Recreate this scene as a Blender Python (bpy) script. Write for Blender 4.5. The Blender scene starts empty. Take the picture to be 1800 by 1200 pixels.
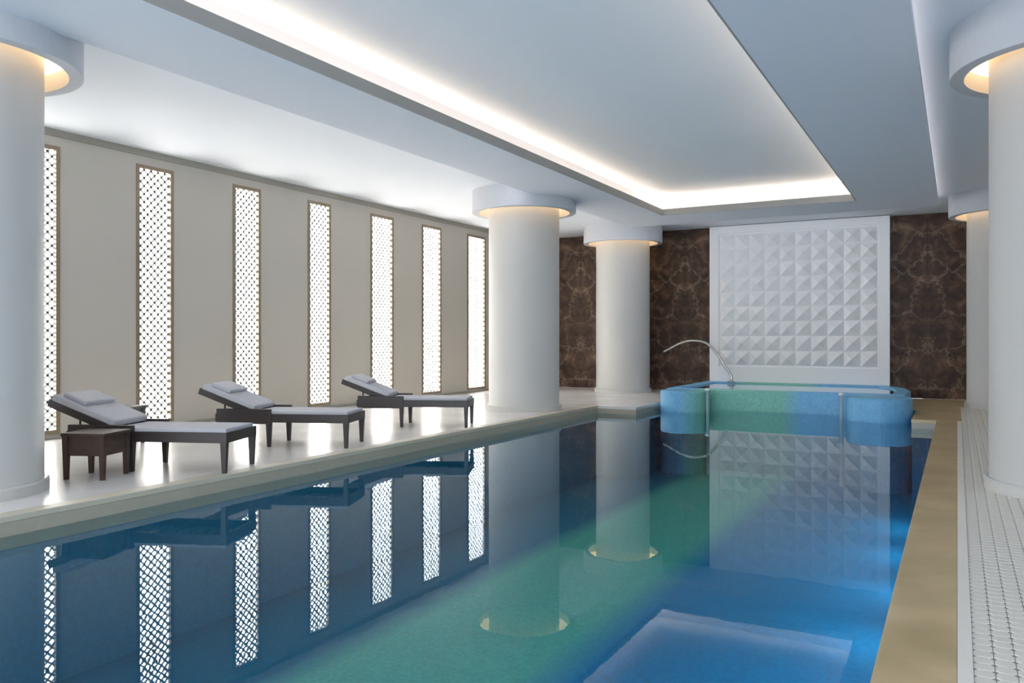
import bpy, bmesh, math, random
from mathutils import Vector, Matrix

random.seed(4)
scene = bpy.context.scene
COL = scene.collection

# ------------------------------------------------------------------ camera
YAW = math.atan(783 / 1414)
cam_d = bpy.data.cameras.new('camera')
cam_d.sensor_width = 36.0
cam_d.lens = 1414 / 1800 * 36.0
cam_d.shift_y = -6 / 1800
cam_d.clip_start = 0.05
cam_d.clip_end = 200
cam = bpy.data.objects.new('camera', cam_d)
COL.objects.link(cam)
cam.location = (0, 0, 1.305)
cam.rotation_euler = (math.pi / 2, 0, YAW)
scene.camera = cam

# ------------------------------------------------------------------ sky, fill through the added glazed end, exposure
world = bpy.data.worlds.new('world')
scene.world = world
world.use_nodes = True
bg = world.node_tree.nodes['Background']
bg.inputs['Color'].default_value = (0.86, 0.93, 1.0, 1)
bg.inputs['Strength'].default_value = 6.0

portal_d = bpy.data.lights.new('fill_portal', 'AREA')  # guides world fill light through the added opening behind the camera
portal_d.shape = 'RECTANGLE'
portal_d.size = 13.0
portal_d.size_y = 3.9
portal_d.cycles.is_portal = True
portal = bpy.data.objects.new('fill_portal', portal_d)
COL.objects.link(portal)
portal.location = (-3.6, -5.1, 1.98)
portal.rotation_euler = (math.pi / 2, 0, 0)      # shines towards +Y

vs = scene.view_settings
vs.view_transform = 'Standard'
vs.look = 'None'
vs.exposure = 0.12
vs.gamma = 1.0
vs.use_curve_mapping = False
scene.cycles.max_bounces = 14
scene.cycles.diffuse_bounces = 8
scene.cycles.glossy_bounces = 6
scene.cycles.transparent_max_bounces = 16
scene.cycles.sample_clamp_indirect = 6.0
scene.cycles.caustics_reflective = False
scene.cycles.caustics_refractive = False

# strengths of the room's lamps and of the added pool fill lamps
WIN_E = 12.0
COVE_E = 9.0
OUTER_E = 4.5
RIGHT_E = 2.4
RING_E = 3.0
POOL_FILL_E = 46.0


# ------------------------------------------------------------------ helpers
def srgb(r, g, b):
    def f(c):
        c /= 255
        return c / 12.92 if c <= 0.04045 else ((c + 0.055) / 1.055) ** 2.4
    return (f(r), f(g), f(b), 1)


def new_mat(name):
    m = bpy.data.materials.new(name)
    m.use_nodes = True
    nt = m.node_tree
    return m, nt, nt.nodes['Principled BSDF']


def plain(name, col, rough=0.5, metal=0.0, var=0.0, scale=3.0, bump=0.0, bscale=60.0, spec=0.5):
    m, nt, p = new_mat(name)
    p.inputs['Base Color'].default_value = col
    p.inputs['Roughness'].default_value = rough
    p.inputs['Metallic'].default_value = metal
    p.inputs['Specular IOR Level'].default_value = spec
    tc = nt.nodes.new('ShaderNodeNewGeometry')
    if var:
        n = nt.nodes.new('ShaderNodeTexNoise')
        n.inputs['Scale'].default_value = scale
        n.inputs['Detail'].default_value = 4
        nt.links.new(tc.outputs['Position'], n.inputs['Vector'])
        mx = nt.nodes.new('ShaderNodeMix')
        mx.data_type = 'RGBA'
        mx.inputs['A'].default_value = tuple(c * (1 - var) for c in col[:3]) + (1,)
        mx.inputs['B'].default_value = tuple(min(1, c * (1 + var)) for c in col[:3]) + (1,)
        nt.links.new(n.outputs['Fac'], mx.inputs['Factor'])
        nt.links.new(mx.outputs['Result'], p.inputs['Base Color'])
    if bump:
        n2 = nt.nodes.new('ShaderNodeTexNoise')
        n2.inputs['Scale'].default_value = bscale
        nt.links.new(tc.outputs['Position'], n2.inputs['Vector'])
        b = nt.nodes.new('ShaderNodeBump')
        b.inputs['Strength'].default_value = bump
        b.inputs['Distance'].default_value = 0.01
        nt.links.new(n2.outputs['Fac'], b.inputs['Height'])
        nt.links.new(b.outputs['Normal'], p.inputs['Normal'])
    return m


def emit(name, col, strength):
    m, nt, p = new_mat(name)
    p.inputs['Base Color'].default_value = (0.8, 0.8, 0.8, 1)
    p.inputs['Emission Color'].default_value = col
    p.inputs['Emission Strength'].default_value = strength
    return m


def mesh_obj(name, verts, faces, mat, parent=None, smooth=False):
    me = bpy.data.meshes.new(name)
    me.from_pydata(verts, [], faces)
    me.update()
    if mat:
        me.materials.append(mat)
    if smooth:
        me.polygons.foreach_set('use_smooth', [True] * len(me.polygons))
    o = bpy.data.objects.new(name, me)
    COL.objects.link(o)
    o.parent = parent
    return o


def bm_obj(name, bm, mat, parent=None, smooth=False, loc=None):
    bmesh.ops.recalc_face_normals(bm, faces=bm.faces)
    me = bpy.data.meshes.new(name)
    bm.to_mesh(me)
    bm.free()
    me.materials.append(mat)
    if smooth:
        me.polygons.foreach_set('use_smooth', [True] * len(me.polygons))
    o = bpy.data.objects.new(name, me)
    COL.objects.link(o)
    o.parent = parent
    if loc:
        o.location = loc
    return o


def add_box(bm, x0, x1, y0, y1, z0, z1, bevel=0.0):
    r = bmesh.ops.create_cube(bm, size=1.0)
    vs_ = r['verts']
    for v in vs_:
        v.co = Vector(((x0 + x1) / 2 + v.co.x * (x1 - x0), (y0 + y1) / 2 + v.co.y * (y1 - y0),
                       (z0 + z1) / 2 + v.co.z * (z1 - z0)))
    if bevel:
        es = list({e for v in vs_ for e in v.link_edges})
        bmesh.ops.bevel(bm, geom=es, offset=bevel, segments=2, profile=0.6, affect='EDGES')


def box(name, x0, x1, y0, y1, z0, z1, mat, parent=None, bevel=0.0):
    bm = bmesh.new()
    add_box(bm, x0, x1, y0, y1, z0, z1, bevel)
    return bm_obj(name, bm, mat, parent)


def lathe(bm, prof, n=64, closed=False):
    """prof: (r, z) pairs; revolved about Z."""
    rings = []
    for r, z in prof:
        rings.append([bm.verts.new((r * math.cos(2 * math.pi * k / n), r * math.sin(2 * math.pi * k / n), z))
                      for k in range(n)])
    m = len(rings)
    for i in range(m if closed else m - 1):
        a, b = rings[i], rings[(i + 1) % m]
        for k in range(n):
            bm.faces.new((a[k], a[(k + 1) % n], b[(k + 1) % n], b[k]))
    return rings


def tube(bm, pts, rad, n=10):
    pts = [Vector(p) for p in pts]
    rings = []
    for i, p in enumerate(pts):
        t = (pts[min(i + 1, len(pts) - 1)] - pts[max(i - 1, 0)]).normalized()
        a = t.cross(Vector((0.31, 0.9, 0.17))).normalized()
        b = t.cross(a)
        rr = rad[i] if isinstance(rad, (list, tuple)) else rad
        rings.append([bm.verts.new(p + a * rr * math.cos(2 * math.pi * k / n) + b * rr * math.sin(2 * math.pi * k / n))
                      for k in range(n)])
    for a, b in zip(rings, rings[1:]):
        for k in range(n):
            bm.faces.new((a[k], a[(k + 1) % n], b[(k + 1) % n], b[k]))
    bm.faces.new(rings[0][::-1])
    bm.faces.new(rings[-1])


def empty(name, loc=(0, 0, 0), rz=0.0):
    o = bpy.data.objects.new(name, None)
    COL.objects.link(o)
    o.location = loc
    o.rotation_euler = (0, 0, rz)
    return o


def tag(o, label, cat, group=None, kind=None):
    o['label'] = label
    o['category'] = cat
    if group:
        o['group'] = group
    if kind:
        o['kind'] = kind
    return o


def copy_tree(o, parent=None):
    c = o.copy()
    COL.objects.link(c)
    c.parent = parent
    for ch in [k for k in bpy.data.objects if k.parent == o]:
        copy_tree(ch, c)
    return c


# ------------------------------------------------------------------ materials
M = {}
M['wall'] = plain('wall_paint', srgb(184, 178, 168), 0.55, var=0.03, scale=0.6, bump=0.02)
M['wall_white'] = plain('white_wall_paint', srgb(232, 232, 234), 0.6)
M['ceil'] = plain('ceiling_paint', srgb(232, 235, 241), 0.7)
M['lipface'] = plain('cove_lip_shade', srgb(158, 157, 154), 0.6)  # grey puts the shade on the lip face into its colour
M['gap'] = plain('shadow_gap_paint', srgb(150, 145, 135), 0.6)
M['column'] = plain('column_plaster', srgb(194, 193, 190), 0.42, var=0.02, scale=1.0)
M['panel'] = plain('white_panel_lacquer', srgb(238, 238, 240), 0.4)
M['bronze'] = plain('bronze_frame', srgb(140, 124, 104), 0.4, metal=0.3)
M['lattice'] = plain('lattice_white', srgb(242, 240, 234), 0.5)
_nt = M['lattice'].node_tree
_tl = _nt.nodes.new('ShaderNodeBsdfTranslucent')
_tl.inputs['Color'].default_value = (0.8, 0.8, 0.78, 1)
_mx = _nt.nodes.new('ShaderNodeMixShader')
_mx.inputs['Fac'].default_value = 0.1
_nt.links.new(_nt.nodes['Principled BSDF'].outputs['BSDF'], _mx.inputs[1])
_nt.links.new(_tl.outputs['BSDF'], _mx.inputs[2])
_nt.links.new(_mx.outputs['Shader'], _nt.nodes['Material Output'].inputs['Surface'])
M['wood'] = plain('dark_stained_wood', srgb(44, 34, 32), 0.4, var=0.25, scale=14)
M['walnut'] = plain('brown_stained_wood', srgb(66, 48, 38), 0.45, var=0.25, scale=14)
M['greywood'] = plain('grey_stained_wood', srgb(92, 90, 88), 0.5, var=0.15, scale=14)
M['cushion'] = plain('pale_grey_canvas', srgb(184, 184, 190), 0.9, var=0.03, scale=30, bump=0.08, bscale=220)
M['chrome'] = plain('brushed_steel', srgb(190, 190, 188), 0.25, metal=1.0)
M['steelwhite'] = plain('pale_polished_steel', srgb(225, 235, 240), 0.3, metal=0.4)
M['tile_white'] = plain('pale_stone_tile', srgb(216, 212, 203), 0.45, var=0.06, scale=5)
M['grout'] = plain('dark_grout', srgb(140, 138, 132), 0.9)
M['seam'] = plain('pale_stone_strip', srgb(226, 220, 212), 0.5)
M['collar'] = plain('collar_grey_paint', srgb(196, 197, 202), 0.65)
M['edging'] = plain('tan_grey_edging_stone', srgb(196, 188, 170), 0.4, var=0.05, scale=3)
M['mullion'] = plain('grey_aluminium', srgb(120, 122, 124), 0.4, metal=0.6)
M['win'] = emit('lit_window_pane', (1.0, 0.985, 0.955, 1), WIN_E)
M['cove'] = emit('cove_lamp', (1.0, 0.78, 0.54, 1), COVE_E)
M['outer'] = emit('perimeter_lamp', (0.95, 0.97, 1.0, 1), OUTER_E)
M['outer_right'] = emit('walkway_perimeter_lamp', (1.0, 0.95, 0.88, 1), RIGHT_E)
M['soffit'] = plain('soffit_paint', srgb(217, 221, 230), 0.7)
M['ring'] = emit('column_ring_lamp', (1.0, 0.64, 0.30, 1), RING_E)


def stone_floor():
    m, nt, p = new_mat('polished_pale_stone')
    geo = nt.nodes.new('ShaderNodeNewGeometry')
    n = nt.nodes.new('ShaderNodeTexNoise')
    n.inputs['Scale'].default_value = 1.3
    n.inputs['Detail'].default_value = 6
    nt.links.new(geo.outputs['Position'], n.inputs['Vector'])
    r = nt.nodes.new('ShaderNodeValToRGB')
    r.color_ramp.elements[0].position = 0.3
    r.color_ramp.elements[0].color = srgb(212, 208, 204)
    r.color_ramp.elements[1].position = 0.75
    r.color_ramp.elements[1].color = srgb(230, 227, 225)
    nt.links.new(n.outputs['Fac'], r.inputs['Fac'])
    nt.links.new(r.outputs['Color'], p.inputs['Base Color'])
    p.inputs['Roughness'].default_value = 0.24
    p.inputs['Specular IOR Level'].default_value = 0.6
    return m


def coping_mat():
    m, nt, p = new_mat('tan_coping_stone')
    geo = nt.nodes.new('ShaderNodeNewGeometry')
    n = nt.nodes.new('ShaderNodeTexNoise')
    n.inputs['Scale'].default_value = 2.2
    n.inputs['Detail'].default_value = 5
    nt.links.new(geo.outputs['Position'], n.inputs['Vector'])
    r = nt.nodes.new('ShaderNodeValToRGB')
    r.color_ramp.elements[0].position = 0.3
    r.color_ramp.elements[0].color = srgb(172, 151, 110)
    r.color_ramp.elements[1].position = 0.72
    r.color_ramp.elements[1].color = srgb(204, 180, 138)
    nt.links.new(n.outputs['Fac'], r.inputs['Fac'])
    nt.links.new(r.outputs['Color'], p.inputs['Base Color'])
    p.inputs['Roughness'].default_value = 0.35
    return m


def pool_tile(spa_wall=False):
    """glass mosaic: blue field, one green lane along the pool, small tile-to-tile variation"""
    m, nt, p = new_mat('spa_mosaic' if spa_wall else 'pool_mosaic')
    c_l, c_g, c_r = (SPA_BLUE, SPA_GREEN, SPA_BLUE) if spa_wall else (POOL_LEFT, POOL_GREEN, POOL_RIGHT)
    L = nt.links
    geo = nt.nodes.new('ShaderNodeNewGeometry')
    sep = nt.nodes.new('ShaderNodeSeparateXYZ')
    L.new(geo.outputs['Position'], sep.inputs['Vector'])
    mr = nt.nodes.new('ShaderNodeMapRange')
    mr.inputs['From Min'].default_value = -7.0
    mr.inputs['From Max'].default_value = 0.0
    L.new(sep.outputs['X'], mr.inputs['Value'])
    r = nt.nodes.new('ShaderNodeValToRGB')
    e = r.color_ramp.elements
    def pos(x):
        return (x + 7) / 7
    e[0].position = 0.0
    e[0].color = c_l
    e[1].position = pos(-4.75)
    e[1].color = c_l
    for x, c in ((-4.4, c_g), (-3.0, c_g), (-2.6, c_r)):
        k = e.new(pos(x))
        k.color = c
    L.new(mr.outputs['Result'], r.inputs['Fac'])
    v = nt.nodes.new('ShaderNodeTexVoronoi')
    v.distance = 'CHEBYCHEV'
    v.inputs['Scale'].default_value = 34
    v.inputs['Randomness'].default_value = 0.25
    L.new(geo.outputs['Position'], v.inputs['Vector'])
    sc = nt.nodes.new('ShaderNodeSeparateColor')
    L.new(v.outputs['Color'], sc.inputs['Color'])
    m2 = nt.nodes.new('ShaderNodeMapRange')
    m2.inputs['To Min'].default_value = 0.9
    m2.inputs['To Max'].default_value = 1.1
    L.new(sc.outputs['Red'], m2.inputs['Value'])
    mx = nt.nodes.new('ShaderNodeVectorMath')
    mx.operation = 'SCALE'
    L.new(r.outputs['Color'], mx.inputs[0])
    L.new(m2.outputs['Result'], mx.inputs['Scale'])
    L.new(mx.outputs['Vector'], p.inputs['Base Color'])
    p.inputs['Roughness'].default_value = 0.45
    return m


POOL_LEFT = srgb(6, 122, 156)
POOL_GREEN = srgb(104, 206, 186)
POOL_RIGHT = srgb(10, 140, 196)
SPA_GREEN = srgb(130, 196, 180)
SPA_BLUE = srgb(116, 182, 226)


def water_mat(name, ior, tint, bump, bscale):
    m = bpy.data.materials.new(name)
    m.use_nodes = True
    nt = m.node_tree
    nt.nodes.clear()
    L = nt.links
    out = nt.nodes.new('ShaderNodeOutputMaterial')
    mix = nt.nodes.new('ShaderNodeMixShader')
    tr = nt.nodes.new('ShaderNodeBsdfTransparent')
    tr.inputs['Color'].default_value = tint
    gl = nt.nodes.new('ShaderNodeBsdfGlossy')
    gl.inputs['Roughness'].default_value = 0.0
    gl.inputs['Color'].default_value = (0.86, 0.95, 1, 1)
    fr = nt.nodes.new('ShaderNodeFresnel')
    fr.inputs['IOR'].default_value = ior
    geo = nt.nodes.new('ShaderNodeNewGeometry')
    n = nt.nodes.new('ShaderNodeTexNoise')
    n.inputs['Scale'].default_value = bscale
    n.inputs['Detail'].default_value = 2
    b = nt.nodes.new('ShaderNodeBump')
    b.inputs['Strength'].default_value = bump
    b.inputs['Distance'].default_value = 0.02
    L.new(geo.outputs['Position'], n.inputs['Vector'])
    L.new(n.outputs['Fac'], b.inputs['Height'])
    L.new(b.outputs['Normal'], gl.inputs['Normal'])
    pw = nt.nodes.new('ShaderNodeMath')
    pw.operation = 'POWER'
    pw.inputs[1].default_value = 1.5
    ml = nt.nodes.new('ShaderNodeMath')
    ml.operation = 'MULTIPLY'
    ml.use_clamp = True
    ml.inputs[1].default_value = 1.5
    L.new(fr.outputs['Fac'], pw.inputs[0])
    L.new(pw.outputs['Value'], ml.inputs[0])
    L.new(ml.outputs['Value'], mix.inputs['Fac'])
    L.new(tr.outputs['BSDF'], mix.inputs[1])
    L.new(gl.outputs['BSDF'], mix.inputs[2])
    L.new(mix.outputs['Shader'], out.inputs['Surface'])
    return m


def marble_mat():
    m, nt, p = new_mat('dark_brown_marble')
    L = nt.links
    tc = nt.nodes.new('ShaderNodeTexCoord')
    ab = nt.nodes.new('ShaderNodeVectorMath')      # book-matched about the joint of the slab pair
    ab.operation = 'ABSOLUTE'
    mp = nt.nodes.new('ShaderNodeMapping')
    L.new(tc.outputs['Object'], mp.inputs['Vector'])
    sp = nt.nodes.new('ShaderNodeSeparateXYZ')
    L.new(mp.outputs['Vector'], sp.inputs['Vector'])
    ax = nt.nodes.new('ShaderNodeMath')
    ax.operation = 'ABSOLUTE'
    L.new(sp.outputs['X'], ax.inputs[0])
    cb = nt.nodes.new('ShaderNodeCombineXYZ')
    L.new(ax.outputs['Value'], cb.inputs['X'])
    L.new(sp.outputs['Y'], cb.inputs['Y'])
    L.new(sp.outputs['Z'], cb.inputs['Z'])
    n = nt.nodes.new('ShaderNodeTexNoise')
    n.inputs['Scale'].default_value = 3.4
    n.inputs['Detail'].default_value = 8
    n.inputs['Roughness'].default_value = 0.65
    n.inputs['Distortion'].default_value = 0.5
    L.new(cb.outputs['Vector'], n.inputs['Vector'])
    r = nt.nodes.new('ShaderNodeValToRGB')
    e = r.color_ramp.elements
    e[0].position = 0.32
    e[0].color = srgb(44, 32, 26)
    e[1].position = 0.72
    e[1].color = srgb(128, 100, 82)
    k = e.new(0.52)
    k.color = srgb(80, 60, 48)
    L.new(n.outputs['Fac'], r.inputs['Fac'])
    v = nt.nodes.new('ShaderNodeTexVoronoi')
    v.feature = 'DISTANCE_TO_EDGE'
    v.inputs['Scale'].default_value = 1.5
    w = nt.nodes.new('ShaderNodeVectorMath')
    w.operation = 'MULTIPLY_ADD'
    w.inputs[1].default_value = (0.55, 0.55, 0.55)
    L.new(n.outputs['Color'], w.inputs[0])
    L.new(cb.outputs['Vector'], w.inputs[2])
    L.new(w.outputs['Vector'], v.inputs['Vector'])
    vr = nt.nodes.new('ShaderNodeMapRange')
    vr.inputs['From Min'].default_value = 0.0
    vr.inputs['From Max'].default_value = 0.03
    vr.inputs['To Min'].default_value = 0.35
    vr.inputs['To Max'].default_value = 0.0
    L.new(v.outputs['Distance'], vr.inputs['Value'])
    mx = nt.nodes.new('ShaderNodeMix')
    mx.data_type = 'RGBA'
    mx.inputs['B'].default_value = srgb(176, 156, 132)
    L.new(vr.outputs['Result'], mx.inputs['Factor'])
    L.new(r.outputs['Color'], mx.inputs['A'])
    L.new(mx.outputs['Result'], p.inputs['Base Color'])
    p.inputs['Roughness'].default_value = 0.5
    p.inputs['Specular IOR Level'].default_value = 0.25
    return m


M['stone'] = stone_floor()
M['coping'] = coping_mat()
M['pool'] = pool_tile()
M['water'] = water_mat('pool_water_surface', 1.34, (0.86, 0.96, 1.0, 1), 0.012, 5.0)
M['spawater'] = water_mat('spa_water_surface', 1.6, (0.9, 0.98, 1.0, 1), 0.10, 9.0)
M['marble'] = marble_mat()

# ------------------------------------------------------------------ room dimensions
WX0, WX1 = -10.2, 3.0            # left and right walls
WY0, WY1 = -5.0, 19.5            # added glazed end behind the camera, far wall
ZC = 4.0                         # outer ceiling
PX0, PX1 = -6.08, -0.29          # pool edges
PY0, PY1 = -3.5, 14.4
ZW = -0.145                      # water level
ZF = -1.35                       # pool floor
NX0, NX1, NY1 = -5.3, -0.65, 16.2     # bay at the far pool end in front of the spa

# ------------------------------------------------------------------ floor
floor = empty('floor')
tag(floor, 'polished pale stone deck around the pool', 'floor', kind='structure')
box('deck_slab', WX0 - .05, PX0 - 0.16, WY0, WY1, -0.2, 0.0, M['stone'], floor)
box('deck_slab', PX0 - 0.16, WX1, WY0, PY0, -0.2, 0.0, M['stone'], floor)
box('deck_slab', PX0 - 0.16, NX0, PY1, WY1, -0.05, 0.0, M['stone'], floor)
box('deck_slab', NX1, WX1, PY1, WY1, -0.05, 0.0, M['coping'], floor)
gap = [(-0.82, 16.2), (NX1, 16.2), (NX1, 19.5), (-5.3, 19.5), (-5.3, 19.34), (-1.35, 19.34), (-0.95, 18.5), (-0.80, 17.6)]
mesh_obj('deck_slab', [(x, y, -0.001) for x, y in gap], [list(range(len(gap)))], M['coping'], floor)
box('deck_edge', PX0 - 0.16, NX0 - .01, PY1 + .01, PY1 + 0.06, ZF, -0.05, M['pool'], floor)
box('deck_edge', NX1 + .01, WX1, PY1 + .01, PY1 + 0.06, ZF, -0.05, M['pool'], floor)
box('deck_edge', NX0 - 0.06, NX0 - .01, PY1 + .06, NY1, ZF, -0.05, M['pool'], floor)
box('deck_edge', NX1 - .3, NX1 + 0.06, NY1 + .005, NY1 + .08, ZF, -0.002, M['pool'], floor)
box('deck_edge', NX1 + .01, NX1 + 0.06, PY1 + .06, NY1, ZF, -0.05, M['pool'], floor)

trim1 = empty('trim_1')
tag(trim1, 'pale stone edging along the lounger side of the pool', 'pool edging', kind='structure')
box('edging_stone', PX0 - 0.16, PX0, PY0, PY1, -0.045, 0.004, M['edging'], trim1, 0.006)
trim2 = empty('trim_2')
tag(trim2, 'tan stone coping strip along the right edge of the pool', 'coping', kind='structure')
box('coping_stone', PX1, 0.0, PY0, PY1, -0.045, 0.004, M['coping'], trim2, 0.006)
trim3 = empty('trim_3')
tag(trim3, 'narrow pale strip between the tan coping and the tiled walkway', 'strip', kind='structure')
box('stone_strip', 0.0, 0.055, PY0, PY1, -0.2, 0.006, M['seam'], trim3)

# tiled walkway on the right: octagon tiles with a dark dot at every crossing
walk = empty('walkway_floor', (0, 0, 0))
tag(walk, 'pale octagon tiled walkway beside the tan coping', 'floor', kind='structure')
box('grout_bed', 0.055, WX1, PY0, PY1, -0.2, -0.003, M['grout'], walk)
TP = 0.075
cut = 0.017
hw = TP / 2 - 0.0012


def oct_verts(cx, cy, z0, z1):
    ring = [(-hw + cut, -hw), (hw - cut, -hw), (hw, -hw + cut), (hw, hw - cut), (hw - cut, hw), (-hw + cut, hw),
            (-hw, hw - cut), (-hw, -hw + cut)]
    return [(cx + x, cy + y, z0) for x, y in ring] + [(cx + x * .96, cy + y * .96, z1) for x, y in ring]


OF = [[8, 9, 10, 11, 12, 13, 14, 15]] + [[k, (k + 1) % 8, 8 + (k + 1) % 8, 8 + k] for k in range(8)]
tile_me = bpy.data.meshes.new('floor_tile')
tile_me.from_pydata(oct_verts(0, 0, -0.003, 0.002), [], OF)
tile_me.materials.append(M['tile_white'])
spots = []
for i in range(20):
    for j in range(190):
        spots.append((0.055 + TP / 2 + i * TP, 3.1 + j * TP))
kk = math.tan(math.atan(900 / 1414) - YAW)
inview = [s for s in spots if s[0] - TP < kk * s[1]]
inview.sort(key=lambda s: s[1])
near = set(inview[:290])
for s in inview[:290]:
    o = bpy.data.objects.new('floor_tile', tile_me)
    COL.objects.link(o)
    o.location = (s[0], s[1], 0)
    o.parent = walk
V, F = [], []
for s in spots:
    if s in near:
        continue
    b = len(V)
    V += oct_verts(s[0], s[1], -0.003, 0.002)
    F += [[b + q for q in f] for f in OF]
rest = mesh_obj('floor_tile_field', V, F, M['tile_white'], walk)
rest['kind'] = 'stuff'
box('deck_slab', 0.055 + 20 * TP, WX1, PY0, PY1, -0.2, 0.002, M['stone'], walk)
box('deck_slab', 0.055, 0.055 + 20 * TP, PY0, 3.1, -0.2, 0.002, M['stone'], walk)

# ------------------------------------------------------------------ pool
pool = empty('pool_basin')
tag(pool, 'blue mosaic swimming pool basin with a green lane', 'pool', kind='structure')
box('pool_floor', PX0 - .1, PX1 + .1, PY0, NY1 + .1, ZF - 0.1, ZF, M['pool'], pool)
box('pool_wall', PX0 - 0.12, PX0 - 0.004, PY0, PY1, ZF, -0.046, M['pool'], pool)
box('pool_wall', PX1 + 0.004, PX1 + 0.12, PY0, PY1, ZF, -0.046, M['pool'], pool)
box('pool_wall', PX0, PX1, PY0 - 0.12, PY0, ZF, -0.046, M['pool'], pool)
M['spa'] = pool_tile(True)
M['poolfill'] = emit('pool_fill_lamp', (0.75, 0.92, 1.0, 1), POOL_FILL_E)  # unseen lamps added below the waterline to brighten the pool
for y in (-2.0, -0.4, 1.2, 2.8, 4.4, 6.0, 7.6, 9.2, 10.8, 12.4):
    bm = bmesh.new()
    lathe(bm, [(0.001, 0.03), (0.11, 0.03), (0.13, 0.02), (0.14, 0.0)], 24)
    lo = bm_obj('pool_fill_lamp', bm, M['poolfill'], pool, True, (PX1 + 0.003, y, -0.75))
    lo.rotation_euler = (0, -math.pi / 2, 0)
M['band'] = plain('tan_waterline_tile', srgb(172, 165, 148), 0.4, var=0.1, scale=20)
box('waterline_band', PX0 - 0.12, PX0 - 0.001, PY0, PY1, -0.24, -0.0455, M['band'], pool)
box('waterline_band', PX0 - 0.12, NX0 - 0.005, PY1 + 0.004, PY1 + 0.05, -0.24, -0.0505, M['band'], pool)
box('waterline_band', NX1 + 0.005, PX1 + 0.1, PY1 + 0.004, PY1 + 0.05, -0.24, -0.0505, M['band'], pool)
box('waterline_band', NX0 - 0.05, NX0 - 0.004, PY1 + 0.05, NY1 - .01, -0.24, -0.0505, M['band'], pool)
wt = mesh_obj('pool_water', [(PX0, PY0, ZW), (PX1, PY0, ZW), (PX1, PY1, ZW), (NX1, PY1, ZW), (NX1, NY1, ZW), (NX0, NY1, ZW), (NX0, PY1, ZW), (PX0, PY1, ZW)],
              [list(range(8))], M['water'])
tag(wt, 'calm blue green pool water mirroring the lit windows', 'water', kind='stuff')

# ------------------------------------------------------------------ walls
wl = empty('wall_left')
tag(wl, 'beige wall with seven tall lit screens behind the loungers', 'wall', kind='structure')
WINS = [(5.70, 6.24), (7.46, 7.97), (9.20, 9.68), (10.91, 11.40), (12.67, 13.30), (14.42, 15.06), (16.27, 17.00)]
ZB, ZT = 0.12, 3.73
FR = 0.055           # bronze frame width
edges = [WY0] + [e for a, b in WINS for e in (a - FR, b + FR)] + [WY1]
bm = bmesh.new()
for i in range(0, len(edges), 2):
    add_box(bm, WX0 - 0.3, WX0, edges[i], edges[i + 1], 0, ZC)
for a, b in WINS:
    add_box(bm, WX0 - 0.3, WX0, a - FR, b + FR, 0, ZB - FR)
    add_box(bm, WX0 - 0.3, WX0, a - FR, b + FR, ZT + FR, ZC)
bm_obj('wall_face', bm, M['wall'], wl)
bm = bmesh.new()
ys = edges[:]
for i in range(0, len(edges), 2):
    pass
tl = box('trim_4', WX0, WX0 + 0.02, WY0, WY1, ZC - 0.09, ZC, M['gap'])
tag(tl, 'narrow grey shadow moulding where the beige wall meets the ceiling', 'moulding', kind='structure')
bb = box('baseboard_left', WX0, WX0 + 0.015, WY0, WY1, 0.0, 0.05, M['gap'])
tag(bb, 'low grey baseboard under the lit wall screens', 'baseboard', kind='structure')

ORD = ['partly hidden by the near left column', 'behind the head of the nearest lounger', 'behind the middle lounger backrest',
       'between the middle and farthest loungers', 'behind the farthest lounger backrest',
       'second from the wide left column', 'closest to the wide left column']


def lattice_bm(w, h, pitch, bar, x0, th):
    """fretwork: two crossing sets of diagonal bars clipped to the opening, plus upright bars"""
    bm_ = bmesh.new()
    for sgn in (1, -1):
        n = int((w + h) / pitch) + 2
        for k in range(-1, n):
            c0 = k * pitch
            # line: z = c0 - sgn*(y) (+ w when sgn<0)
            pts = []
            y_a, y_b = 0.0, w
            za = c0 - (y_a if sgn > 0 else w - y_a)
            zb = c0 - (y_b if sgn > 0 else w - y_b)
            if za > zb:
                (y_a, za), (y_b, zb) = (y_b, zb), (y_a, za)
            if zb <= 0 or za >= h:
                continue
            if za < 0:
                t = (0 - za) / (zb - za)
                y_a += (y_b - y_a) * t
                za = 0
            if zb > h:
                t = (h - za) / (zb - za)
                y_b = y_a + (y_b - y_a) * t
                zb = h
            d = Vector((0, y_b - y_a, zb - za))
            if d.length < 0.01:
                continue
            nrm = Vector((0, -d.z, d.y)).normalized() * bar / 2
            A = Vector((x0, y_a, za))
            B = Vector((x0, y_b, zb))
            ex = Vector((th, 0, 0))
            vv = [bm_.verts.new(q) for q in (A - nrm, A + nrm, B + nrm, B - nrm, A - nrm + ex, A + nrm + ex, B + nrm + ex, B - nrm + ex)]
            for f in ((0, 1, 2, 3), (4, 5, 6, 7), (0, 1, 5, 4), (1, 2, 6, 5), (2, 3, 7, 6), (3, 0, 4, 7)):
                bm_.faces.new([vv[q] for q in f])
    return bm_


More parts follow.
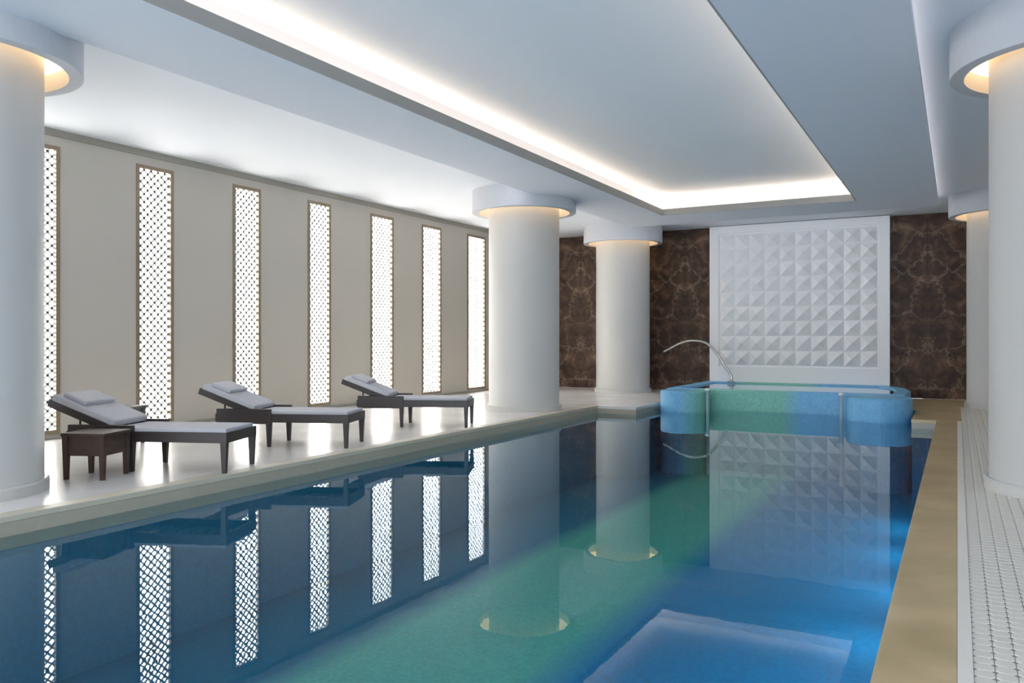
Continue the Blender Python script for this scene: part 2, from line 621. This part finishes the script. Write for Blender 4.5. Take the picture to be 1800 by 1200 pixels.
for i, (a, b) in enumerate(WINS):
    w_ = empty('window_%d' % (i + 1), (WX0, (a + b) / 2, 0))
    tag(w_, 'tall white lit lattice window ' + ORD[i], 'window', 'lit lattice windows in the beige wall', 'structure')
    hwid = (b - a) / 2
    bm = bmesh.new()
    for s in (-1, 1):
        add_box(bm, -0.28, 0.012, s * hwid if s > 0 else -hwid - FR, hwid + FR if s > 0 else -hwid, ZB - FR, ZT + FR)
    add_box(bm, -0.28, 0.012, -hwid, hwid, ZT, ZT + FR)
    add_box(bm, -0.28, 0.012, -hwid, hwid, ZB - FR, ZB)
    bm_obj('frame', bm, M['bronze'], w_)
    box('pane', -0.06, -0.035, -hwid, hwid, ZB, ZT, M['win'], w_)
    lb = lattice_bm(b - a, ZT - ZB, 0.115, 0.027, -0.02, 0.008)
    for v in lb.verts:
        v.co.y -= hwid
        v.co.z += ZB
    bm_obj('lattice', lb, M['lattice'], w_)

wr = box('wall_right', WX1, WX1 + 0.2, WY0, WY1 + .2, 0, ZC, M['wall_white'])
tag(wr, 'white side wall behind the right columns', 'wall', kind='structure')

wf = empty('wall_far')
tag(wf, 'far wall clad in dark brown marble slabs', 'wall', kind='structure')
box('wall_core', WX0 - .3, WX1 + .2, WY1 + 0.03, WY1 + 0.25, 0, ZC + 0.4, M['wall_white'], wf)


def slab(x0, x1, joint):
    o = box('marble_slab', x0 - joint + 0.002, x1 - joint - 0.002, 0.0, 0.03, 0.0, ZC - 0.012, M['marble'], wf, 0.002)
    o.location = (joint, WY1, 0)
    return o


PNX0, PNX1 = -5.25, -1.29
slab(-10.2, -8.72, -8.72)
slab(-8.72, -7.24, -8.72)
slab(-7.24, -5.9, -5.9)
slab(-5.9, PNX0 + .05, -5.9)
slab(PNX1 - .05, -0.56, -0.56)
slab(-0.56, 0.18, -0.56)
box('wall_reveal', 0.18, WX1, WY1 - 0.05, WY1 + 0.03, 0, ZC - 0.01, M['wall_white'], wf)

# unseen glazed end, added behind the camera to let in fill light
wb = empty('added_end_glazing')
tag(wb, 'unseen glazed end wall with grey mullions, added for fill light', 'added glazing', kind='structure')
bm = bmesh.new()
for k in range(9):
    x = WX0 + (WX1 - WX0) * k / 8
    add_box(bm, x - 0.04, x + 0.04, WY0 - 0.1, WY0, 0, ZC)
add_box(bm, WX0, WX1, WY0 - 0.1, WY0, ZC - 0.1, ZC)
add_box(bm, WX0, WX1, WY0 - 0.1, WY0, 0, 0.1)
bm_obj('mullion_frame', bm, M['mullion'], wb)

# ------------------------------------------------------------------ ceiling
ce = empty('ceiling')
tag(ce, 'pale blue grey ceiling with a long recessed cove over the pool', 'ceiling', kind='structure')
BX0, BX1, BY1 = -6.46, -0.31, 17.15       # dropped soffit, outer edge
CX0, CX1, CY0, CY1 = -5.25, -1.62, -2.0, 15.8   # cove opening
ZS = 3.8
BY0 = -3.6
box('outer_ceiling', WX0 - .3, BX0, WY0, WY1 + .1, ZC, ZC + 0.1, M['ceil'], ce)
box('outer_ceiling', BX1, WX1 + .2, WY0, WY1 + .1, ZC, ZC + 0.1, M['ceil'], ce)
box('outer_ceiling', BX0, BX1, BY1, WY1 + .1, ZC, ZC + 0.1, M['ceil'], ce)
box('outer_ceiling', BX0, BX1, WY0, BY0, ZC, ZC + 0.1, M['ceil'], ce)
TR = 0.36            # depth of the light trough behind the lip
ZL = 3.925           # top of the lip
ZU = 4.22            # raised ceiling
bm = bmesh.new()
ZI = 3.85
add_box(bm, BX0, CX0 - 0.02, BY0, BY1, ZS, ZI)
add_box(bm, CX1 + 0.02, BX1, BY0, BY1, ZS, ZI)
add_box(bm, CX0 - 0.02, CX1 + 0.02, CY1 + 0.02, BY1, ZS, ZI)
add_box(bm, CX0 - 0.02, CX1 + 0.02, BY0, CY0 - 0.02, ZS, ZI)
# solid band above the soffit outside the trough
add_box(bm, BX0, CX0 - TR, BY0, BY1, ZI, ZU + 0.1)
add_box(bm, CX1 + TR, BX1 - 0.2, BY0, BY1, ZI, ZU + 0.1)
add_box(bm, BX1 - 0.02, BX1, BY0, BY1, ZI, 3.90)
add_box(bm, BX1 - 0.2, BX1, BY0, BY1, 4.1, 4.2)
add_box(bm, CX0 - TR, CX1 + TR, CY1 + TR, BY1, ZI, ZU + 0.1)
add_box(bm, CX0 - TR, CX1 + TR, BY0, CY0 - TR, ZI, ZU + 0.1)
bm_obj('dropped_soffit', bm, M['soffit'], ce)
for y0, y1 in ((-3.0, 2.6), (4.7, 12.05), (14.15, BY1 - 0.05)):
    box('perimeter_lamp', BX0 - 0.05, BX0 - 0.01, y0, y1, 3.87, 3.91, M['outer'], ce)
box('perimeter_lamp', BX1 - 0.17, BX1 - 0.12, BY0 + .1, BY1 - .1, ZI + 0.002, ZI + 0.025, M['outer_right'], ce)
box('perimeter_lamp', BX0 + 0.1, BX1 - 0.1, BY1 + 0.01, BY1 + 0.05, 3.87, 3.91, M['outer'], ce)
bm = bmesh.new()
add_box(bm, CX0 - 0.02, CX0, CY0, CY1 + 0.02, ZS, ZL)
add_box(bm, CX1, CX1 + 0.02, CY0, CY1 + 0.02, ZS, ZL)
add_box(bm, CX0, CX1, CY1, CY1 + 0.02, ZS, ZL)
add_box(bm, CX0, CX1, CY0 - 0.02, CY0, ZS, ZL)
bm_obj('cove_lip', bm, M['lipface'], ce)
box('raised_ceiling', CX0 - TR, CX1 + TR, CY0 - TR, CY1 + TR, ZU, ZU + 0.1, M['ceil'], ce)
box('cove_lamp', CX0 - TR + 0.04, CX0 - TR + 0.10, CY0, CY1 + TR - 0.06, ZI + 0.002, ZI + 0.03, M['cove'], ce)
box('cove_lamp', CX1 + TR - 0.10, CX1 + TR - 0.04, CY0, CY1 + TR - 0.06, ZI + 0.002, ZI + 0.03, M['cove'], ce)
box('cove_lamp', CX0 - TR + 0.12, CX1 + TR - 0.12, CY1 + TR - 0.12, CY1 + TR - 0.06, ZI + 0.002, ZI + 0.03, M['cove'], ce)


# ------------------------------------------------------------------ columns
def make_column():
    root = empty('column')
    bm_ = bmesh.new()
    lathe(bm_, [(0.66, 0.0), (0.66, 0.05), (0.65, 0.055), (0.65, ZC - 0.02)], 80)
    bm_obj('shaft', bm_, M['column'], root, True)
    bm_ = bmesh.new()
    lathe(bm_, [(0.652, 0.0), (0.69, 0.0), (0.69, 0.085), (0.675, 0.1), (0.652, 0.1)], 80, True)
    bm_obj('base', bm_, M['column'], root, False)
    bm_ = bmesh.new()
    lathe(bm_, [(0.84, 3.6), (0.95, 3.6), (0.955, 3.605), (0.955, ZC + .01), (0.84, ZC + 0.01)], 96, True)
    bm_obj('collar', bm_, M['collar'], root, False)
    bm_ = bmesh.new()
    lathe(bm_, [(0.66, 3.76), (0.84, 3.76), (0.84, 3.78), (0.66, 3.78)], 64, True)
    bm_obj('ring_lamp', bm_, M['ring'], root, False)
    for ch in root.children:
        if ch.name.startswith(('base', 'collar', 'ring')):
            pass
    return root


COLS = [(-7.34, 3.63, 'thick pale round column at the left edge beside the nearest lounger'),
        (-7.0, 13.1, 'thick pale round column beyond the farthest lounger'),
        (-7.15, 18.5, 'pale round column standing before the left dark marble'),
        (0.89, 8.24, 'thick white round column on the tiled walkway at the right edge'),
        (0.80, 17.6, 'narrow looking far white column beside the right dark marble')]
proto = None
for x, y, lab in COLS:
    c = make_column() if proto is None else copy_tree(proto)
    proto = proto or c
    c.location = (x, y, 0)
    tag(c, lab, 'column', 'round white columns with glowing tops')

# ------------------------------------------------------------------ relief panel on the far wall
rp = empty('relief_wall_panel', (PNX0, WY1, 0))
tag(rp, 'white wall panel of small pyramid relief tiles behind the spa', 'wall panel')
PW = PNX1 - PNX0
GX0, GZ0, GP, NC, NR = 0.25, 0.66, 0.346, 10, 9
box('backing', 0, PW, -0.10, 0.0, 0.02, ZC - 0.015, M['panel'], rp)
fy0, fy1 = -0.15, -0.10
box('frame_stile', 0, GX0 - 0.03, fy0, fy1, 0.02, ZC - 0.015, M['panel'], rp, 0.006)
box('frame_stile', GX0 + NC * GP + 0.03, PW, fy0, fy1, 0.02, ZC - 0.015, M['panel'], rp, 0.006)
box('frame_rail', GX0 - 0.03, GX0 + NC * GP + 0.03, fy0, fy1, 0.02, GZ0 - 0.03, M['panel'], rp, 0.006)
box('frame_rail', GX0 - 0.03, GX0 + NC * GP + 0.03, fy0, fy1, GZ0 + NR * GP + 0.03, ZC - 0.015, M['panel'], rp, 0.006)
q = GP / 2 - 0.006
tme = bpy.data.meshes.new('relief_tile')
dp = 0.12
tme.from_pydata([(-q, 0, -q), (q, 0, -q), (q, 0, q), (-q, 0, q),
                 (-q, -0.012, -q), (q, -0.012, -q), (q, -0.012, q), (-q, -0.012, q), (0.0, -dp, 0.0)], [],
                [(0, 1, 5, 4), (1, 2, 6, 5), (2, 3, 7, 6), (3, 0, 4, 7), (4, 5, 8), (5, 6, 8), (6, 7, 8), (7, 4, 8)])
tme.materials.append(M['panel'])
for i in range(NC):
    for j in range(NR):
        o = bpy.data.objects.new('relief_tile', tme)
        COL.objects.link(o)
        o.parent = rp
        o.location = (GX0 + (i + .5) * GP, -0.10, GZ0 + (j + .5) * GP)

# ------------------------------------------------------------------ spa
spa = empty('spa_tub', (0, 0, 0))
tag(spa, 'raised spa tub in green and blue mosaic at the far pool end', 'spa')
ZR = 0.27
outer = [(-5.3, 16.2), (-0.82, 16.2), (-0.80, 17.6), (-0.95, 18.5), (-1.35, 19.34), (-5.3, 19.34)]


def inset_poly(p, d):
    r = []
    n = len(p)
    for i in range(n):
        a, b, c = Vector(p[i - 1]), Vector(p[i]), Vector(p[(i + 1) % n])
        e1, e2 = (b - a).normalized(), (c - b).normalized()
        n1, n2 = Vector((-e1.y, e1.x)), Vector((-e2.y, e2.x))
        k = (n1 + n2)
        k /= max(0.3, k.length_squared / 2)
        r.append(tuple(b + k * d))
    return r


def shell_from(outline, prof, name, mat, parent):
    bm_ = bmesh.new()
    rings_ = [[bm_.verts.new((x, y, z)) for x, y in inset_poly(outline, ins)] for ins, z in prof]
    n = len(outline)
    for a, b in zip(rings_, rings_[1:]):
        for k in range(n):
            bm_.faces.new((a[k], a[(k + 1) % n], b[(k + 1) % n], b[k]))
    bm_.faces.new(rings_[-1])
    return bm_obj(name, bm_, mat, parent)


shell_from(outer, [(0.0, ZF), (0.0, ZR - 0.02), (0.02, ZR), (0.24, ZR), (0.26, ZR - 0.02), (0.26, -0.6)], 'shell', M['spa'], spa)
inn = inset_poly(outer, 0.262)
mesh_obj('spa_water', [(x, y, ZR - 0.03) for x, y in inn], [list(range(len(inn)))], M['spawater'], spa)
for cx, cy, r_ in ((-4.78, 15.72, 0.46), (-1.22, 15.62, 0.54)):
    bm = bmesh.new()
    lathe(bm, [(r_, ZF), (r_, ZR - 0.025), (r_ - 0.02, ZR - 0.005), (0.001, ZR - 0.004)], 48)
    bm_obj('round_pedestal', bm, M['spa'], spa, False, (cx, cy, 0))
for x, y in ((-4.27, 15.6), (-1.82, 15.45)):
    bm = bmesh.new()
    lathe(bm, [(0.033, ZF), (0.033, 0.26), (0.05, 0.27), (0.05, 0.32), (0.001, 0.33)], 20)
    bm_obj('rail_post', bm, M['steelwhite'], spa, True, (x, y, 0.0))

# arched spout standing on the ledge
gp = empty('arched_spout', (-4.62, 18.9, 0.27))
tag(gp, 'slim arched metal spout rising from the back ledge of the spa', 'spout')
pts = []
ctrl = [(0, 0.0), (0.0, 0.16), (-0.13, 0.36), (-0.26, 0.56), (-0.42, 0.78), (-0.6, 0.92), (-0.82, 0.97), (-1.04, 0.96),
        (-1.24, 0.90), (-1.44, 0.80), (-1.64, 0.70)]
for i in range(len(ctrl) - 1):
    p0, p1 = ctrl[max(i - 1, 0)], ctrl[i]
    p2, p3 = ctrl[i + 1], ctrl[min(i + 2, len(ctrl) - 1)]
    for k in range(5):
        t = k / 5
        pts.append(tuple(0.5 * (2 * p1[d] + (p2[d] - p0[d]) * t + (2 * p0[d] - 5 * p1[d] + 4 * p2[d] - p3[d]) * t * t
                                + (3 * p1[d] - p0[d] - 3 * p2[d] + p3[d]) * t ** 3) for d in (0, 1)))
pts.append(ctrl[-1])
bm = bmesh.new()
tube(bm, [(x, 0, z) for x, z in pts], 0.03, 12)
bm_obj('neck', bm, M['chrome'], gp, True)
bm = bmesh.new()
lathe(bm, [(0.001, 0), (0.09, 0), (0.09, 0.02), (0.04, 0.035), (0.032, 0.06)], 24)
bm_obj('flange', bm, M['chrome'], gp, True)


# ------------------------------------------------------------------ loungers
def taper_leg(bm_, x, y, ztop, wt_, wb_):
    v = []
    for z, w in ((0.0, wb_), (ztop, wt_)):
        v.append([bm_.verts.new((x + sx * w / 2, y + sy * w / 2, z)) for sx, sy in ((-1, -1), (1, -1), (1, 1), (-1, 1))])
    for k in range(4):
        bm_.faces.new((v[0][k], v[0][(k + 1) % 4], v[1][(k + 1) % 4], v[1][k]))
    bm_.faces.new(v[0][::-1])
    bm_.faces.new(v[1])


HX, HZ = 1.20, 0.41          # hinge of the backrest
BL, BA = 0.74, math.radians(21)
LW = 0.66


def cushion_bm(x0, x1, y0, y1, z0, z1):
    bm_ = bmesh.new()
    add_box(bm_, x0, x1, y0, y1, z0, z1)
    bmesh.ops.bevel(bm_, geom=list(bm_.edges), offset=min(0.025, (z1 - z0) * .45), segments=3, profile=0.7, affect='EDGES')
    return bm_


def make_lounger():
    root = empty('sun_lounger')
    for y0 in (0.0, LW - 0.045):
        box('side_rail', 0.0, 1.66, y0, y0 + 0.045, 0.295, 0.395, M['wood'], root, 0.006)
    box('end_rail', 0.0, 0.045, 0.045, LW - 0.045, 0.295, 0.395, M['wood'], root, 0.006)
    box('end_rail', 1.615, 1.66, 0.045, LW - 0.045, 0.295, 0.395, M['wood'], root, 0.006)
    for y0 in (-0.012, LW - 0.036):
        box('arm_panel', 0.96, 1.64, y0, y0 + 0.048, 0.275, 0.455, M['wood'], root, 0.008)
    for k in range(7):
        box('slat', 0.09 + k * 0.16, 0.19 + k * 0.16, 0.045, LW - 0.045, 0.365, 0.385, M['wood'], root)
    for x in (0.035, 0.99):
        for y in (0.03, LW - 0.03):
            bm_ = bmesh.new()
            taper_leg(bm_, x, y, 0.30, 0.06, 0.038)
            bm_obj('leg', bm_, M['wood'], root)
    # backrest, built flat and turned about its hinge
    R = Matrix.Translation((HX, 0, HZ)) @ Matrix.Rotation(-BA, 4, 'Y')

    def turned(bm_):
        bmesh.ops.transform(bm_, matrix=R, verts=bm_.verts)
        return bm_
    bm_ = bmesh.new()
    for y0 in (0.05, LW - 0.095):
        add_box(bm_, 0.0, BL, y0, y0 + 0.045, -0.05, 0.025, 0.005)
    add_box(bm_, BL - 0.05, BL, 0.095, LW - 0.095, -0.05, 0.025, 0.005)
    fr = bm_obj('backrest_frame', turned(bm_), M['wood'], root)
    for k in range(5):
        bm_ = bmesh.new()
        add_box(bm_, 0.04 + k * 0.135, 0.13 + k * 0.135, 0.095, LW - 0.095, 0.0, 0.02)
        bm_obj('back_slat', turned(bm_), M['wood'], fr)
    for y0 in (0.12, LW - 0.14):
        bm_ = bmesh.new()
        tube(bm_, [(1.60, y0, 0.39), (HX + 0.42 * math.cos(BA), y0, HZ + 0.42 * math.sin(BA) - 0.02)], 0.011, 8)
        bm_obj('prop', bm_, M['wood'], root)
    bm_obj('seat_cushion', cushion_bm(0.02, HX - 0.01, 0.03, LW - 0.03, 0.386, 0.43), M['cushion'], root)
    bm_obj('back_cushion', turned(cushion_bm(0.0, BL - 0.03, 0.04, LW - 0.04, 0.025, 0.09)), M['cushion'], root)
    bm_obj('head_pillow', turned(cushion_bm(BL - 0.36, BL - 0.10, 0.09, LW - 0.09, 0.088, 0.135)), M['cushion'], root)
    return root


# local x runs from the foot end to the head end, local y away from the camera
LOUNGERS = [(-6.13, 5.42, 22, 'dark wooden sun lounger with pale cushion nearest the camera'),
            (-6.30, 7.38, 22, 'middle dark sun lounger with pale cushion and raised backrest'),
            (-6.22, 9.92, 24, 'farthest dark sun lounger with pale cushion, closest to the thick column')]
lp = None
for x, y, a, lab in LOUNGERS:
    o = make_lounger() if lp is None else copy_tree(lp)
    lp = lp or o
    o.location = (x, y, 0)
    # local +x -> (-cos a, -sin a); mirrored in y so that local +y points away from the camera
    o.rotation_euler = (0, 0, math.pi + math.radians(a))
    o.scale = (1, -1, 1)
    tag(o, lab, 'sun lounger', 'sun loungers along the pool')


# ------------------------------------------------------------------ side tables
def make_table(mat, w, d, h, apron):
    root = empty('side_table')
    box('top', -w / 2 - 0.015, w / 2 + 0.015, -d / 2 - 0.015, d / 2 + 0.015, h - 0.03, h, mat, root, 0.005)
    for s in (-1, 1):
        box('apron', -w / 2, w / 2, s * (d / 2 - 0.02) - 0.01, s * (d / 2 - 0.02) + 0.01, h - 0.03 - apron, h - 0.03, mat, root)
        box('apron', s * (w / 2 - 0.02) - 0.01, s * (w / 2 - 0.02) + 0.01, -d / 2, d / 2, h - 0.03 - apron, h - 0.03, mat, root)
    for sx in (-1, 1):
        for sy in (-1, 1):
            bm_ = bmesh.new()
            taper_leg(bm_, sx * (w / 2 - 0.02), sy * (d / 2 - 0.02), h - 0.03, 0.055, 0.035)
            bm_obj('leg', bm_, mat, root)
    return root


t1 = make_table(M['walnut'], 0.40, 0.40, 0.43, 0.18)
t1.location = (-7.10, 4.74, 0)
t1.rotation_euler = (0, 0, math.radians(22))
tag(t1, 'dark brown side table in front of the nearest lounger', 'side table')
t2 = make_table(M['greywood'], 0.42, 0.42, 0.47, 0.16)
t2.location = (-9.0, 6.30, 0)
t2.rotation_euler = (0, 0, math.radians(22))
tag(t2, 'grey side table behind the nearest lounger, below a lit window', 'side table')
